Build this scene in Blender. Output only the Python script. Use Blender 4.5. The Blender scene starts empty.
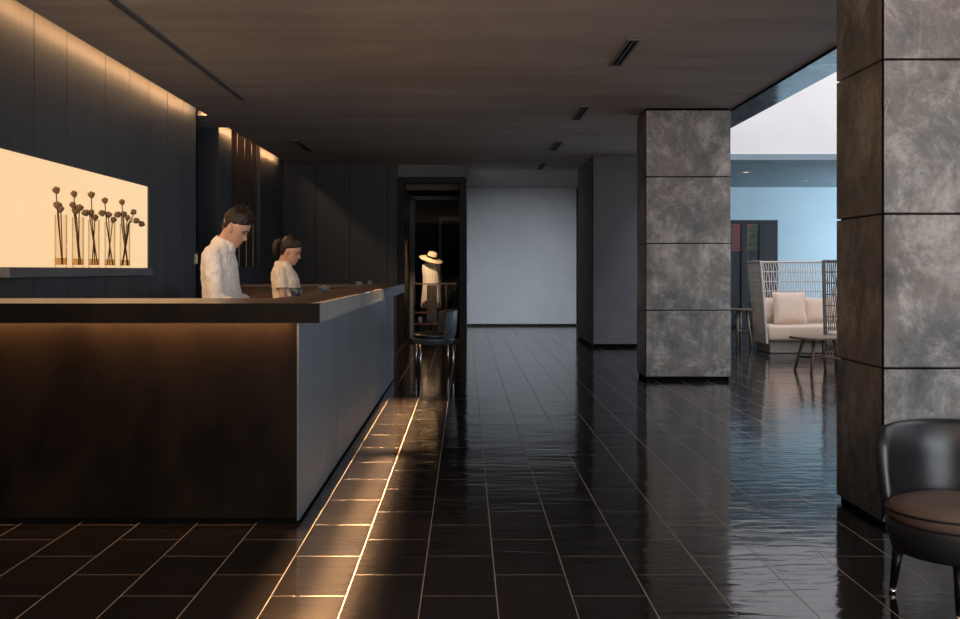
import bpy, math, random
from mathutils import Vector, Matrix, noise
random.seed(7)
C = bpy.context.scene.collection
PI = math.pi
F = 1080.0; CX = 466.0; CY = 270.0; H = 1.3           # focal length in pixels, vanishing point, eye height

# ------------------------------------------------------------------ camera
cam = bpy.data.cameras.new('camera'); co = bpy.data.objects.new('camera', cam); C.objects.link(co)
co.location = (0, 0, H); co.rotation_euler = (PI/2, 0, 0)
cam.sensor_width = 36; cam.lens = F/960*36
cam.shift_x = (480-CX)/960; cam.shift_y = -(309.5-CY)/960
cam.clip_end = 200
bpy.context.scene.camera = co

# ------------------------------------------------------------------ world, lights, exposure
S = bpy.context.scene
S.view_settings.view_transform = 'Standard'; S.view_settings.look = 'None'
S.view_settings.gamma = 1; S.view_settings.exposure = 0.0
w = bpy.data.worlds.new('world'); S.world = w; w.use_nodes = True
bg = w.node_tree.nodes['Background']; bg.inputs[0].default_value = (.72, .84, 1, 1); bg.inputs[1].default_value = .75

def area(name, loc, rot, sx, sy, power, col, spread=PI):
    l = bpy.data.lights.new(name, 'AREA'); l.shape = 'RECTANGLE'; l.size = sx; l.size_y = sy
    l.energy = power; l.color = col; l.spread = spread
    o = bpy.data.objects.new(name, l); C.objects.link(o); o.location = loc; o.rotation_euler = rot; return o
def spot(name, loc, target, power, col, angle, blend=.6, r=.03):
    l = bpy.data.lights.new(name, 'SPOT'); l.energy = power; l.color = col; l.spot_size = math.radians(angle)
    l.spot_blend = blend; l.shadow_soft_size = r
    o = bpy.data.objects.new(name, l); C.objects.link(o); o.location = loc
    o.rotation_euler = (Vector(target)-Vector(loc)).to_track_quat('-Z', 'Y').to_euler(); return o
WARM = (1, .58, .27); COOL = (.74, .86, 1)
# daylight: skylight over the atrium, glazed entrance behind the camera, lounge windows
area('skylight', (6.4, 8, 8.5), (0, 0, 0), 5, 18, 1050, (.93, .94, 1))
area('entrance_daylight', (4.6, -4.7, 1.7), (PI/2, 0, 0), 7.0, 3.0, 470, (.90, .95, 1))
area('ceiling_fill_warm', (-.8, -3.6, .5), (math.radians(146), 0, 0), 4.2, 1.6, 560, (1, .74, .56), math.radians(112))  # added warm uplight behind the camera to brighten the ceiling; no such lamp
area('lounge_window_daylight', (10.6, 21, 1.8), (0, PI/2, 0), 2.4, 4.4, 330, (.72, .87, 1))
area('corridor_wall_fill', (1.35, 20.6, 3.12), (math.radians(46), 0, 0), 2.2, .4, 78, (.86, .93, 1), math.radians(95))  # added unseen light under the corridor ceiling, brightens the far wall
# cove strips along the left wall
area('cove_strip', (-3.25, 5.4, 3.268), (0, math.radians(-60), 0), .015, 15.6, 190, WARM)
area('cove_strip_rear', (-3.25, 16.7, 3.268), (0, math.radians(-60), 0), .015, 4.5, 62, WARM, math.radians(125))
# strip under the counter top
area('counter_strip', (-3.0, 5.455, 1.036), (math.radians(38), 0, 0), 4.2, .012, 20, (1, .48, .18), math.radians(140))
# luminaires sitting inside the long ceiling slot
for i, (yy, tx, ty, tz, pw) in enumerate([(4.4, -1.7, 7.0, 1.35, 350), (6.4, -1.6, 9.3, 1.05, 330)]):
    spot('slot_spot', (-2.48, yy, 3.19), (tx, ty, tz), pw, (1, .72, .48), 30)
spot('pillar_side_fill', (-2.48, 3.0, 3.19), (2.1, 5.75, 1.9), 420, (1, .66, .38), 30)  # added warm spot, no such luminaire; browns the near pillar's left face
spot('pillar_side_fill', (-2.48, 9.5, 3.19), (2.1, 13.0, 1.6), 200, (1, .66, .38), 26)  # second added spot, warming the far pillar's left face
# unseen narrow-beam strips added overhead to lay a warm streak beside the counter
area('streak_fill', (-.53, 3.75, 3.17), (0, 0, 0), .03, 7.5, 110, (1, .60, .28), math.radians(5))
area('streak_fill_soft', (-.60, 3.75, 3.17), (0, 0, 0), .05, 7.5, 105, (1, .60, .3), math.radians(11))
for tilt in (10, 17, 24, 30, 35, 40, 44):
    area('streak_fill_tilted', (-.55, 7.4, 3.17), (math.radians(tilt), 0, 0), .05, .2, 6+tilt*.42, (1, .60, .28), math.radians(11))  # more added strips carrying the streak farther back
spot('vitrine_lamp', (-1.02, 19.75, 2.1), (-.66, 20.7, 1.05), 120, (1, .74, .48), 60)

# ------------------------------------------------------------------ mesh helpers
class MB:
    def __init__(s): s.v = []; s.f = []; s.m = []
    def add(s, vs, fs, mat=0):
        n = len(s.v); s.v += [tuple(x) for x in vs]; s.f += [tuple(i+n for i in f) for f in fs]; s.m += [mat]*len(fs); return s
    def box(s, x0, x1, y0, y1, z0, z1, mat=0, M=None):
        vs = [Vector((x, y, z)) for x in (x0, x1) for y in (y0, y1) for z in (z0, z1)]
        if M: vs = [M @ q for q in vs]
        return s.add(vs, [(0,1,3,2),(4,6,7,5),(0,4,5,1),(2,3,7,6),(0,2,6,4),(1,5,7,3)], mat)
    def rbox(s, x0, x1, y0, y1, z0, z1, r, mat=0, M=None, n=3):
        # box rounded on all edges (a superposition of rounded rings)
        rings = []
        for k in range(n+1):
            a = PI/2*k/n; rings.append((z0+r*(1-math.sin(a)) if False else z0+r-r*math.cos(a), r-r*math.sin(a)))
        top = [(z1-(zz-z0), ins) for zz, ins in reversed(rings)]
        vs = []; rows = 0
        for zz, ins in rings+top:
            row = []
            for cx_, cy_, a0 in ((x1-r, y1-r, 0), (x0+r, y1-r, 90), (x0+r, y0+r, 180), (x1-r, y0+r, 270)):
                for k in range(n+1):
                    a = math.radians(a0+90*k/n); rr = r-ins
                    row.append(Vector((cx_+rr*math.cos(a), cy_+rr*math.sin(a), zz)))
            vs += row; rows += 1
        m = 4*(n+1)
        if M: vs = [M @ q for q in vs]
        fs = [(i*m+j, i*m+(j+1)%m, (i+1)*m+(j+1)%m, (i+1)*m+j) for i in range(rows-1) for j in range(m)]
        fs += [tuple(reversed(range(m))), tuple((rows-1)*m+j for j in range(m))]
        return s.add(vs, fs, mat)
    def rings(s, R, mat=0, cap=True):
        m = len(R[0]); vs = [q for r in R for q in r]
        fs = [(i*m+j, i*m+(j+1)%m, (i+1)*m+(j+1)%m, (i+1)*m+j) for i in range(len(R)-1) for j in range(m)]
        if cap: fs += [tuple(reversed(range(m))), tuple((len(R)-1)*m+j for j in range(m))]
        return s.add(vs, fs, mat)
    def tube(s, pts, rad, n=8, mat=0, cap=True, round_end=False):
        pts = [Vector(p) for p in pts]
        rad = list(rad) if hasattr(rad, '__len__') else [rad]*len(pts)
        if round_end:
            d0 = (pts[0]-pts[1]).normalized(); d1 = (pts[-1]-pts[-2]).normalized()
            a, b, ra, rb = pts[0], pts[-1], rad[0], rad[-1]
            pts = [a+d0*ra*.95, a+d0*ra*.7]+pts+[b+d1*rb*.7, b+d1*rb*.95]
            rad = [ra*.25, ra*.72]+rad+[rb*.72, rb*.25]
        R = []; up = None
        for i, p in enumerate(pts):
            d = (pts[min(i+1, len(pts)-1)]-pts[max(i-1, 0)]).normalized()
            if up is None:
                up = Vector((0, 0, 1)) if abs(d.z) < .9 else Vector((0, 1, 0))
            a = d.cross(up).normalized(); b = a.cross(d).normalized(); up = b
            R.append([p+(a*math.cos(2*PI*k/n)+b*math.sin(2*PI*k/n))*rad[i] for k in range(n)])
        return s.rings(R, mat, cap)
    def loft(s, rows, n=24, mat=0, M=None, e=1.0):
        # rows: (cx, cy, z, rx, ry)
        R = []
        for (a, b, z, rx, ry) in rows:
            r = []
            for k in range(n):
                t = 2*PI*k/n; c, q = math.cos(t), math.sin(t)
                x = math.copysign(abs(c)**e, c); y = math.copysign(abs(q)**e, q)
                v = Vector((a+rx*x, b+ry*y, z)); r.append(M @ v if M else v)
            R.append(r)
        return s.rings(R, mat)
    def ball(s, c, rx, ry, rz, n=14, m=9, M=None, mat=0):
        rows = []
        for i in range(1, m):
            a = PI*i/m; rows.append((c[0], c[1], c[2]-rz*math.cos(a), rx*math.sin(a), ry*math.sin(a)))
        return s.loft(rows, n, mat, M)
    def lathe(s, prof, c=(0,0,0), n=24, mat=0, M=None, cap=False):
        R = []
        for r, z in prof:
            row = [Vector((c[0]+r*math.cos(2*PI*k/n), c[1]+r*math.sin(2*PI*k/n), c[2]+z)) for k in range(n)]
            R.append([M @ q for q in row] if M else row)
        return s.rings(R, mat, cap)
    def build(s, name, mat, parent=None, smooth=False, bevel=0, seg=2, solid=0, **kw):
        me = bpy.data.meshes.new(name); me.from_pydata(s.v, [], s.f); me.update()
        mats = mat if isinstance(mat, (list, tuple)) else [mat]
        for q in mats: me.materials.append(q)
        for p, i in zip(me.polygons, s.m): p.material_index = i
        if smooth:
            for p in me.polygons: p.use_smooth = True
        o = bpy.data.objects.new(name, me); C.objects.link(o)
        if parent: o.parent = parent
        if solid:
            md = o.modifiers.new('thick', 'SOLIDIFY'); md.thickness = solid; md.offset = 0
        if bevel:
            md = o.modifiers.new('bevel', 'BEVEL'); md.width = bevel; md.segments = seg; md.limit_method = 'ANGLE'
        for k, val in kw.items(): o[k] = val
        return o
def thing(name, label, cat, loc=(0,0,0), rz=0, group=None):
    o = bpy.data.objects.new(name, None); C.objects.link(o); o.location = loc; o.rotation_euler = (0,0,rz)
    o['label'] = label; o['category'] = cat
    if group: o['group'] = group
    return o
def tag(o, label, cat, group=None):
    o['label'] = label; o['category'] = cat
    if group: o['group'] = group
    return o
def structure(o): o['kind'] = 'structure'; return o
def dup(root, loc, rz=0, label=None, group=None, scale=None):
    r = root.copy(); C.objects.link(r); r.location = loc; r.rotation_euler = (0,0,rz)
    if label: r['label'] = label
    if group: r['group'] = group
    if scale: r.scale = scale
    for ch in list(root.children):
        c = ch.copy(); C.objects.link(c); c.parent = r
        for g in ch.children:
            d = g.copy(); C.objects.link(d); d.parent = c
    return r
def px(x, y, D): return Vector(((x-CX)*D/F, D, H-(y-CY)*D/F))

# ------------------------------------------------------------------ materials
def mat(name, col, rough=.5, metal=0, spec=.5, **k):
    m = bpy.data.materials.new(name); m.use_nodes = True; b = m.node_tree.nodes['Principled BSDF']
    b.inputs['Base Color'].default_value = (*col, 1); b.inputs['Roughness'].default_value = rough
    b.inputs['Metallic'].default_value = metal; b.inputs['Specular IOR Level'].default_value = spec
    for kk, v in k.items(): b.inputs[kk].default_value = v
    return m
class NT:
    def __init__(s, m): s.m = m; s.t = m.node_tree; s.b = s.t.nodes['Principled BSDF']
    def n(s, typ, **k):
        nd = s.t.nodes.new(typ)
        for a, v in k.items():
            if a.startswith('_'): nd.inputs[a[1:].replace('_', ' ')].default_value = v
            else: setattr(nd, a, v)
        return nd
    def l(s, a, b): s.t.links.new(a, b)
    def coords(s, scale=(1,1,1), rot=(0,0,0), loc=(0,0,0), kind='Object'):
        tc = s.n('ShaderNodeTexCoord'); mp = s.n('ShaderNodeMapping')
        mp.inputs['Scale'].default_value = scale; mp.inputs['Rotation'].default_value = rot; mp.inputs['Location'].default_value = loc
        s.l(tc.outputs[kind], mp.inputs[0]); return mp.outputs[0]
    def noise(s, vec, scale, detail=4, rough=.5, dist=0):
        nd = s.n('ShaderNodeTexNoise'); nd.inputs['Scale'].default_value = scale; nd.inputs['Detail'].default_value = detail
        nd.inputs['Roughness'].default_value = rough; nd.inputs['Distortion'].default_value = dist
        s.l(vec, nd.inputs['Vector']); return nd.outputs[0]
    def ramp(s, fac, stops):
        r = s.n('ShaderNodeValToRGB'); e = r.color_ramp.elements
        while len(e) < len(stops): e.new(.5)
        for i, (p, c) in enumerate(stops): e[i].position = p; e[i].color = (*c, 1) if len(c) == 3 else c
        s.l(fac, r.inputs[0]); return r.outputs[0]
    def mix(s, fac, a, b, mode='MIX'):
        m = s.n('ShaderNodeMix', data_type='RGBA', blend_type=mode)
        for sock, v in ((m.inputs[0], fac), (m.inputs[6], a), (m.inputs[7], b)):
            if hasattr(v, 'is_linked'): s.l(v, sock)
            elif isinstance(v, (int, float)): sock.default_value = v
            else: sock.default_value = (*v, 1)
        return m.outputs[2]
    def bump(s, h, strength=.3, dist=.01, normal=None):
        b = s.n('ShaderNodeBump'); b.inputs['Strength'].default_value = strength; b.inputs['Distance'].default_value = dist
        s.l(h, b.inputs['Height'])
        if normal: s.l(normal, b.inputs['Normal'])
        return b.outputs[0]
def g(v): return (v, v, v)

def wood(name, c1, c2, rough=.45, scale=(18,18,1.2), spec=.4, bump=.15):
    m = mat(name, c1, rough, spec=spec); t = NT(m); v = t.coords(scale)
    n = t.noise(v, 1.0, 6, .6, .3); col = t.ramp(n, [(.3, c1), (.7, c2)])
    big = t.noise(t.coords((.9,.9,.35)), 1.2, 2); col = t.mix(.35, col, t.ramp(big, [(.3, c1), (.7, c2)]))
    t.l(col, t.b.inputs['Base Color']); t.l(t.bump(n, bump, .003), t.b.inputs['Normal']); return m
M_panel = wood('dark_stained_panel', (.030,.035,.042), (.062,.069,.078), .42)
M_navy = wood('navy_black_panel', (.010,.013,.022), (.020,.024,.034), .5)
M_side = wood('counter_side_wood', (.040,.052,.070), (.105,.125,.155), .4, (16,16,.5))
M_black = mat('black_paint', (.004,.004,.005), .5, 0, .2)
M_gap = mat('shadow_gap', (.002,.002,.002), .9, spec=.1)
M_brownwood = wood('brown_wood', (.075,.040,.024), (.15,.085,.052), .4, (22,3,3))
M_walnut = wood('walnut_plank', (.12,.075,.05), (.25,.17,.12), .45, (3,20,20))
M_slat = wood('dark_brown_slat', (.018,.012,.008), (.035,.024,.015), .5)
M_redwood = wood('reddish_shelf', (.22,.07,.035), (.33,.12,.06), .35, (3,20,20))

# counter top (dark bronze timber)
M_top = wood('counter_top_timber', (.065,.042,.033), (.12,.08,.063), .38, (3,20,20), .5, .08)
m = M_front = mat('counter_front_bronze', (.02,.014,.01), .42, 0, .08); t = NT(m)
n = t.noise(t.coords((1,1,.5)), 3.2, 8, .65, .4)
t.l(t.ramp(n, [(.3, (.003,.002,.0014)), (.7, (.010,.0065,.004))]), t.b.inputs['Base Color'])
t.l(t.ramp(n, [(.3, g(.35)), (.7, g(.55))]), t.b.inputs['Roughness']); t.l(t.bump(n, .1, .004), t.b.inputs['Normal'])

# floor: 300 x 600 glazed tiles laid in running bond, hand-made wavy glaze
m = M_floor = mat('glazed_floor_tile', (.012,.012,.013), .1, 0, .5); t = NT(m)
v = t.coords((1,1,1), (0,0,-PI/2), (0,0,0))
tc = t.n('ShaderNodeTexCoord'); sp = t.n('ShaderNodeSeparateXYZ'); t.l(tc.outputs['Object'], sp.inputs[0])
cb = t.n('ShaderNodeCombineXYZ')
ax = t.n('ShaderNodeMath', operation='ADD'); ax.inputs[1].default_value = 30.0-.122+.0
ay = t.n('ShaderNodeMath', operation='ADD'); ay.inputs[1].default_value = 30.0-.106
t.l(sp.outputs[0], ax.inputs[0]); t.l(sp.outputs[1], ay.inputs[0]); t.l(ay.outputs[0], cb.inputs[0]); t.l(ax.outputs[0], cb.inputs[1])
br = t.n('ShaderNodeTexBrick', offset=.5, offset_frequency=2, squash=1)
for k_, v_ in (('Scale', 1), ('Mortar Size', .0022), ('Mortar Smooth', .1), ('Bias', 0), ('Brick Width', .6), ('Row Height', .3)): br.inputs[k_].default_value = v_
br.inputs['Color1'].default_value = (0,0,0,1); br.inputs['Color2'].default_value = (1,1,1,1); br.inputs['Mortar'].default_value = (.5,.5,.5,1)
t.l(cb.outputs[0], br.inputs['Vector'])
big = t.noise(tc.outputs['Object'], 2.5, 5)
tile = t.mix(br.outputs[0], (.0085,.0085,.0095), (.015,.013,.0125))
tile = t.mix(.35, tile, t.ramp(big, [(.3, (.007,.006,.006)), (.75, (.022,.017,.014))]))
col = t.mix(br.outputs['Fac'], tile, (.27,.225,.19))
t.l(col, t.b.inputs['Base Color'])
t.l(t.ramp(br.outputs['Fac'], [(0, g(.085)), (1, g(.7))]), t.b.inputs['Roughness'])
rip = t.noise(t.coords((4,15,1)), 1.0, 2, .45, .6)
rip2 = t.noise(t.coords((1.4,2.2,1)), 1.0, 1)
r1 = t.bump(rip, .24, .010); r2 = t.bump(rip2, .25, .02, r1)
inv = t.n('ShaderNodeMath', operation='SUBTRACT'); inv.inputs[0].default_value = 1; t.l(br.outputs['Fac'], inv.inputs[1])
t.l(t.bump(inv.outputs[0], .4, .0015, r2), t.b.inputs['Normal'])

# ceiling: trowelled dark plaster
m = M_ceil = mat('ceiling_plaster', (.1,.09,.085), .7, 0, .2); t = NT(m)
n = t.noise(t.coords((.35,1.6,1)), 1.4, 6, .6, .5)
t.l(t.ramp(n, [(.25, (.30,.265,.25)), (.75, (.45,.405,.38))]), t.b.inputs['Base Color']); t.l(t.bump(n, .15, .01), t.b.inputs['Normal'])
def plaster(name, a, b, sc=1.1, rough=.75):
    m = mat(name, a, rough, 0, .25); t = NT(m); n = t.noise(t.coords((1,1,1)), sc, 6, .6, .4)
    t.l(t.ramp(n, [(.3, a), (.7, b)]), t.b.inputs['Base Color']); t.l(t.bump(n, .1, .01), t.b.inputs['Normal']); return m
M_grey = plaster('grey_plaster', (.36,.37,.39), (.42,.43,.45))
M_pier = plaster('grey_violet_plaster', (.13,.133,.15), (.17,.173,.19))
M_blue = plaster('pale_blue_plaster', (.44,.57,.64), (.50,.63,.69))
M_white = plaster('white_plaster', (.72,.69,.68), (.78,.75,.74))
M_soffit = plaster('grey_blue_soffit', (.20,.27,.31), (.24,.31,.35))

# pillars: patinated metal sheets
m = M_pil = mat('patinated_metal_panel', (.1,.1,.1), .38, .55, .5); t = NT(m)
v = t.coords((1,1,1)); n1 = t.noise(v, 1.5, 6, .62, .25); n2 = t.noise(t.coords((1,1,.8), loc=(7,3,1)), 2.6, 12, .8, .25)
base = t.ramp(n1, [(.30, (.05,.054,.062)), (.45, (.16,.158,.155)), (.53, (.235,.195,.165)), (.66, (.08,.082,.088))])
base = t.mix(.5, base, t.ramp(n2, [(.34, (.045,.045,.047)), (.5, (.19,.182,.175)), (.64, (.62,.59,.55))]))
n3 = t.noise(t.coords((1,1,.6), loc=(2,9,4)), 1.8, 10, .62, 1.4)
ab = t.n('ShaderNodeMath', operation='SUBTRACT'); ab.inputs[1].default_value = .5; t.l(n3, ab.inputs[0])
ab2 = t.n('ShaderNodeMath', operation='ABSOLUTE'); t.l(ab.outputs[0], ab2.inputs[0])
n4 = t.noise(t.coords((1,1,1), loc=(1,5,8)), 1.3, 3)
vein = t.n('ShaderNodeMath', operation='MULTIPLY'); t.l(t.ramp(ab2.outputs[0], [(0, g(1)), (.016, g(0))]), vein.inputs[0]); t.l(t.ramp(n4, [(.44, g(0)), (.58, g(1))]), vein.inputs[1])
col = t.mix(vein.outputs[0], base, (.36,.35,.335)); t.l(col, t.b.inputs['Base Color'])
fine = t.noise(v, 16, 8, .7, .5)
t.l(t.ramp(fine, [(.3, g(.34)), (.7, g(.55))]), t.b.inputs['Roughness'])
t.l(t.bump(vein.outputs[0], .5, .004, t.bump(n2, .6, .025, t.bump(fine, .35, .006))), t.b.inputs['Normal'])

M_glassdark = mat('blue_glazed_beam', (.03,.045,.06), .12, .2, .8); t = NT(M_glassdark)
n = t.noise(t.coords((1,1.4,3)), 2.0, 4, .5, 1.5); t.l(t.ramp(n, [(.35, (.10,.14,.18)), (.7, (.42,.52,.58))]), t.b.inputs['Base Color'])
M_led = mat('led_emitter', (1,.7,.4), .5); M_led.node_tree.nodes['Principled BSDF'].inputs['Emission Color'].default_value = (*WARM, 1)
M_led.node_tree.nodes['Principled BSDF'].inputs['Emission Strength'].default_value = 3
# backlit panel
m = M_lit = mat('backlit_panel', (.6,.45,.3), .6); t = NT(m); n = t.noise(t.coords((.3,.3,.3)), .8, 3)
t.l(t.ramp(n, [(.3, (.93,.58,.29)), (.7, (1,.69,.37))]), t.b.inputs['Emission Color']); t.b.inputs['Emission Strength'].default_value = .84
def thin_glass(name, tint, ior=1.45, gl=1.0, edge=None):
    m = mat(name, tint, .02); t = NT(m); tr = t.n('ShaderNodeBsdfTransparent'); tr.inputs[0].default_value = (*tint, 1)
    if edge:
        lw = t.n('ShaderNodeLayerWeight'); lw.inputs[0].default_value = .35
        t.l(t.mix(t.ramp(lw.outputs['Facing'], [(.70, g(0)), (1, g(1))]), tint, edge), tr.inputs[0])
    gb = t.n('ShaderNodeBsdfGlossy'); gb.inputs['Roughness'].default_value = .03
    fr = t.n('ShaderNodeFresnel'); fr.inputs[0].default_value = ior; mx = t.n('ShaderNodeMixShader')
    mu = t.n('ShaderNodeMath', operation='MULTIPLY'); mu.inputs[1].default_value = gl; t.l(fr.outputs[0], mu.inputs[0])
    t.l(mu.outputs[0], mx.inputs[0]); t.l(tr.outputs[0], mx.inputs[1]); t.l(gb.outputs[0], mx.inputs[2])
    t.l(mx.outputs[0], t.t.nodes['Material Output'].inputs[0]); return m
M_glass = thin_glass('clear_glass', (.93,.95,.95), 1.3, .12)
M_tint = thin_glass('tinted_door_glass', (.75,.8,.88))
M_vglass = thin_glass('vase_glass', (.985,.965,.94), 1.12, .5, (.62,.45,.28))
M_refr = thin_glass('amber_refraction', (.80,.66,.48), 1.1, .5, (.35,.2,.1))  # amber tint stands in for refraction in the thick vase base
M_pod = wood('dried_lotus_pod', (.12,.07,.035), (.28,.18,.09), .8, (30,30,30))
M_stem = mat('dried_stem', (.09,.045,.022), .8)
M_brass = mat('brass', (.5,.4,.22), .45, .6)
M_chrome = mat('chrome', (.65,.65,.66), .15, 1)
M_white_pl = mat('ivory_plastic', (.8,.74,.55), .4)
M_bowl = mat('blue_grey_ceramic', (.10,.12,.145), .45); M_bowld = mat('dark_grey_ceramic', (.035,.042,.052), .4)
M_card = mat('white_paper', (.7,.72,.75), .6)
def leather(name, a, b, rough=.33):
    m = mat(name, a, rough, 0, .5); t = NT(m); n = t.noise(t.coords((1,1,1)), 2.5, 4); f = t.noise(t.coords((1,1,1)), 90, 3)
    t.l(t.ramp(n, [(.35, a), (.7, b)]), t.b.inputs['Base Color']); t.l(t.bump(n, .25, .01, t.bump(f, .15, .001)), t.b.inputs['Normal']); return m
M_blk = leather('black_leather', (.012,.012,.014), (.020,.020,.023))
M_brl = leather('brown_leather', (.11,.072,.052), (.18,.122,.088), .42)
M_gryl = leather('slate_leather', (.06,.075,.09), (.08,.098,.115), .45)
M_leg = mat('black_metal_leg', (.01,.01,.011), .3, .6)
def cloth(name, a, b, sc=220, rough=.9, wr=.25):
    m = mat(name, a, rough, 0, .15, **{'Sheen Weight': .2}); t = NT(m)
    f = t.noise(t.coords((1,1,1)), sc, 2); wv = t.noise(t.coords((1,1,.6)), 11, 4, .55, 1.6)
    t.l(t.mix(.5, t.ramp(f, [(.3, a), (.7, b)]), t.ramp(wv, [(.3, a), (.7, b)])), t.b.inputs['Base Color'])
    t.l(t.bump(wv, wr, .02, t.bump(f, .15, .001)), t.b.inputs['Normal']); return m
M_shirt = cloth('white_shirt', (.58,.54,.50), (.74,.70,.66), wr=1)
M_shirt2 = cloth('cream_tunic', (.55,.49,.41), (.66,.59,.50), wr=1)
M_trouser = cloth('dark_trousers', (.02,.02,.025), (.03,.03,.036))
M_cush = cloth('beige_linen', (.60,.45,.35), (.70,.54,.43), wr=.1)
M_wick = mat('grey_wicker', (.52,.48,.44), .7); M_wickd = mat('weathered_wicker', (.11,.10,.095), .7)
M_dress = cloth('cream_dress_cloth', (.62,.50,.38), (.78,.66,.52), wr=.1)
M_straw = cloth('straw', (.60,.42,.24), (.76,.56,.35), 160, wr=.1)
m = M_skin = mat('skin', (.42,.24,.16), .5, 0, .4, **{'Subsurface Weight': .08, 'Subsurface Scale': .01}); t = NT(m)
n = t.noise(t.coords((1,1,1)), 18, 3); t.l(t.ramp(n, [(.3, (.40,.22,.145)), (.7, (.50,.29,.20))]), t.b.inputs['Base Color'])
m = M_hair = mat('black_hair', (.02,.014,.011), .5, 0, .25); t = NT(m)
n = t.noise(t.coords((60,60,12)), 1, 4, .6, 1); t.l(t.ramp(n, [(.35, (.006,.004,.0035)), (.7, (.028,.018,.013))]), t.b.inputs['Base Color']); t.l(t.bump(n, .7, .006), t.b.inputs['Normal'])
M_lip = mat('lips', (.36,.13,.10), .4); M_dark = mat('dark_iris', (.02,.012,.01), .3)
M_brick = mat('bright_red_wall', (.75,.15,.07), .8); M_leaf = mat('garden_leaves', (.12,.30,.07), .7)  # garden wall is one even bright red
M_louv = mat('dark_blue_louvre', (.007,.011,.017), .4)

# ------------------------------------------------------------------ the setting
CE = 3.2
structure(MB().box(-7, 11, -5, 26, -.1, 0).build('floor', M_floor))
mb = MB()
mb.box(-3.16, 3.15, -4, 13.28, CE, CE+.06); mb.box(-3.16, 3.15, 13.28, 14.4, CE, CE+.06); mb.box(-7, -3.16, 13.28, 14.4, CE, CE+.06)
mb.box(-3.16, 3.15, 14.4, 25.2, CE, CE+.06)
structure(mb.build('ceiling', M_ceil))
structure(MB().box(-3.45, -3.16, -4, 13.28, CE+.26, CE+.3).box(-3.45, -3.16, 14.4, 19.5, CE+.26, CE+.3).box(-3.175, -3.16, -4, 13.28, CE, CE+.26).box(-3.175, -3.16, 14.4, 19.5, CE, CE+.26).build('trim_cove', M_ceil))
# left wall of vertical stained panels, niche cut out between y 5.9 and 11.24, z 1.32 to 2.167
NZ0, NZ1, NY0, NY1 = 1.32, 2.167, 5.9, 11.24
seams = [8.25, 8.93, 9.89, 10.6, 11.24, 11.94, 12.6, 13.28]
s0 = 8.25
while s0 > -4: s0 -= .68; seams.insert(0, s0)
mb = MB(); gp = .006
mb.box(-3.62, -3.52, -4, 13.2, 0, CE+.3, 1)
for a, b in zip(seams, seams[1:]):
    a2, b2 = a+gp, b-gp
    if b <= NY0+.1 or a >= NY1-.01: mb.box(-3.5, -3.3, a2, b2, .0, CE+.26)
    else:
        mb.box(-3.5, -3.3, a2, b2, 0, NZ0); mb.box(-3.5, -3.3, a2, b2, NZ1, CE+.26)
    mb.box(-3.5, -3.315, b-gp, b+gp, 0, NZ0, 1); mb.box(-3.5, -3.315, b-gp, b+gp, NZ1, CE+.26, 1)
mb.box(-3.5, -3.3, 13.2, 13.279, 0, CE+.26)
structure(mb.build('wall_left', [M_panel, M_gap]))
# passage between the two left walls
structure(MB().box(-7, -3.301, 14.4, 14.45, 0, CE+.3).box(-7, -3.55, 13.1, 13.28, 0, CE).box(-7.1, -7, 13, 14.5, 0, CE).build('wall_passage', M_navy))
# rear left wall with the slatted recess
rs = [14.401, 15.2, 17.3, 17.95, 18.6, 19.5]
for a, b in zip(rs, rs[1:]):
    if a == 15.2:
        structure(MB().box(-3.5, -3.3, a, b, 0, 1.349).build('wall_left_rear', M_panel)); structure(MB().box(-3.6, -3.55, a-.4, b+.4, 0, CE+.26).build('wall_left_rear', M_gap))
    else: structure(MB().box(-3.5, -3.3, a+.005, b-.005, 0, CE+.26).build('wall_left_rear', M_panel))
mb = MB()
# back wall (dark) with the opening of the vitrine
mb = MB()
xs = [-3.5, -2.72, -2.1, -1.42, -1.235]
for a, b in zip(xs, xs[1:]): mb.box(a+.004, b-.004, 19.5, 19.62, 0, CE)
mb.box(-3.6, -1.235, 19.56, 19.66, 0, CE+.3)
structure(mb.build('wall_back', M_navy))
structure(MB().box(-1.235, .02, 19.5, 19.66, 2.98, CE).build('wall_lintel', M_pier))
structure(MB().box(-3.3, 2.66, 25.07, 25.2, 0, CE).build('wall_far', M_grey))
structure(MB().box(-.04, .02, 19.66, 25.07, 0, CE).build('wall_corridor', M_grey))
structure(MB().box(.02, 2.6, 25.03, 25.07, 0, .05).build('baseboard_far', M_black))
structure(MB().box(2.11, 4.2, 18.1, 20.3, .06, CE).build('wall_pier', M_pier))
structure(MB().box(2.13, 4.18, 18.13, 20.3, 0, .06).build('baseboard_pier', M_gap))
structure(MB().box(2.105, 2.135, 18.095, 18.12, .0, CE).build('trim_pier', M_black))
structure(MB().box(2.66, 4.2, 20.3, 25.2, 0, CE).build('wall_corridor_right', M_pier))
structure(MB().box(2.56, 2.655, 24.9, 25.068, 0, CE).build('trim_corridor', M_black))
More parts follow.
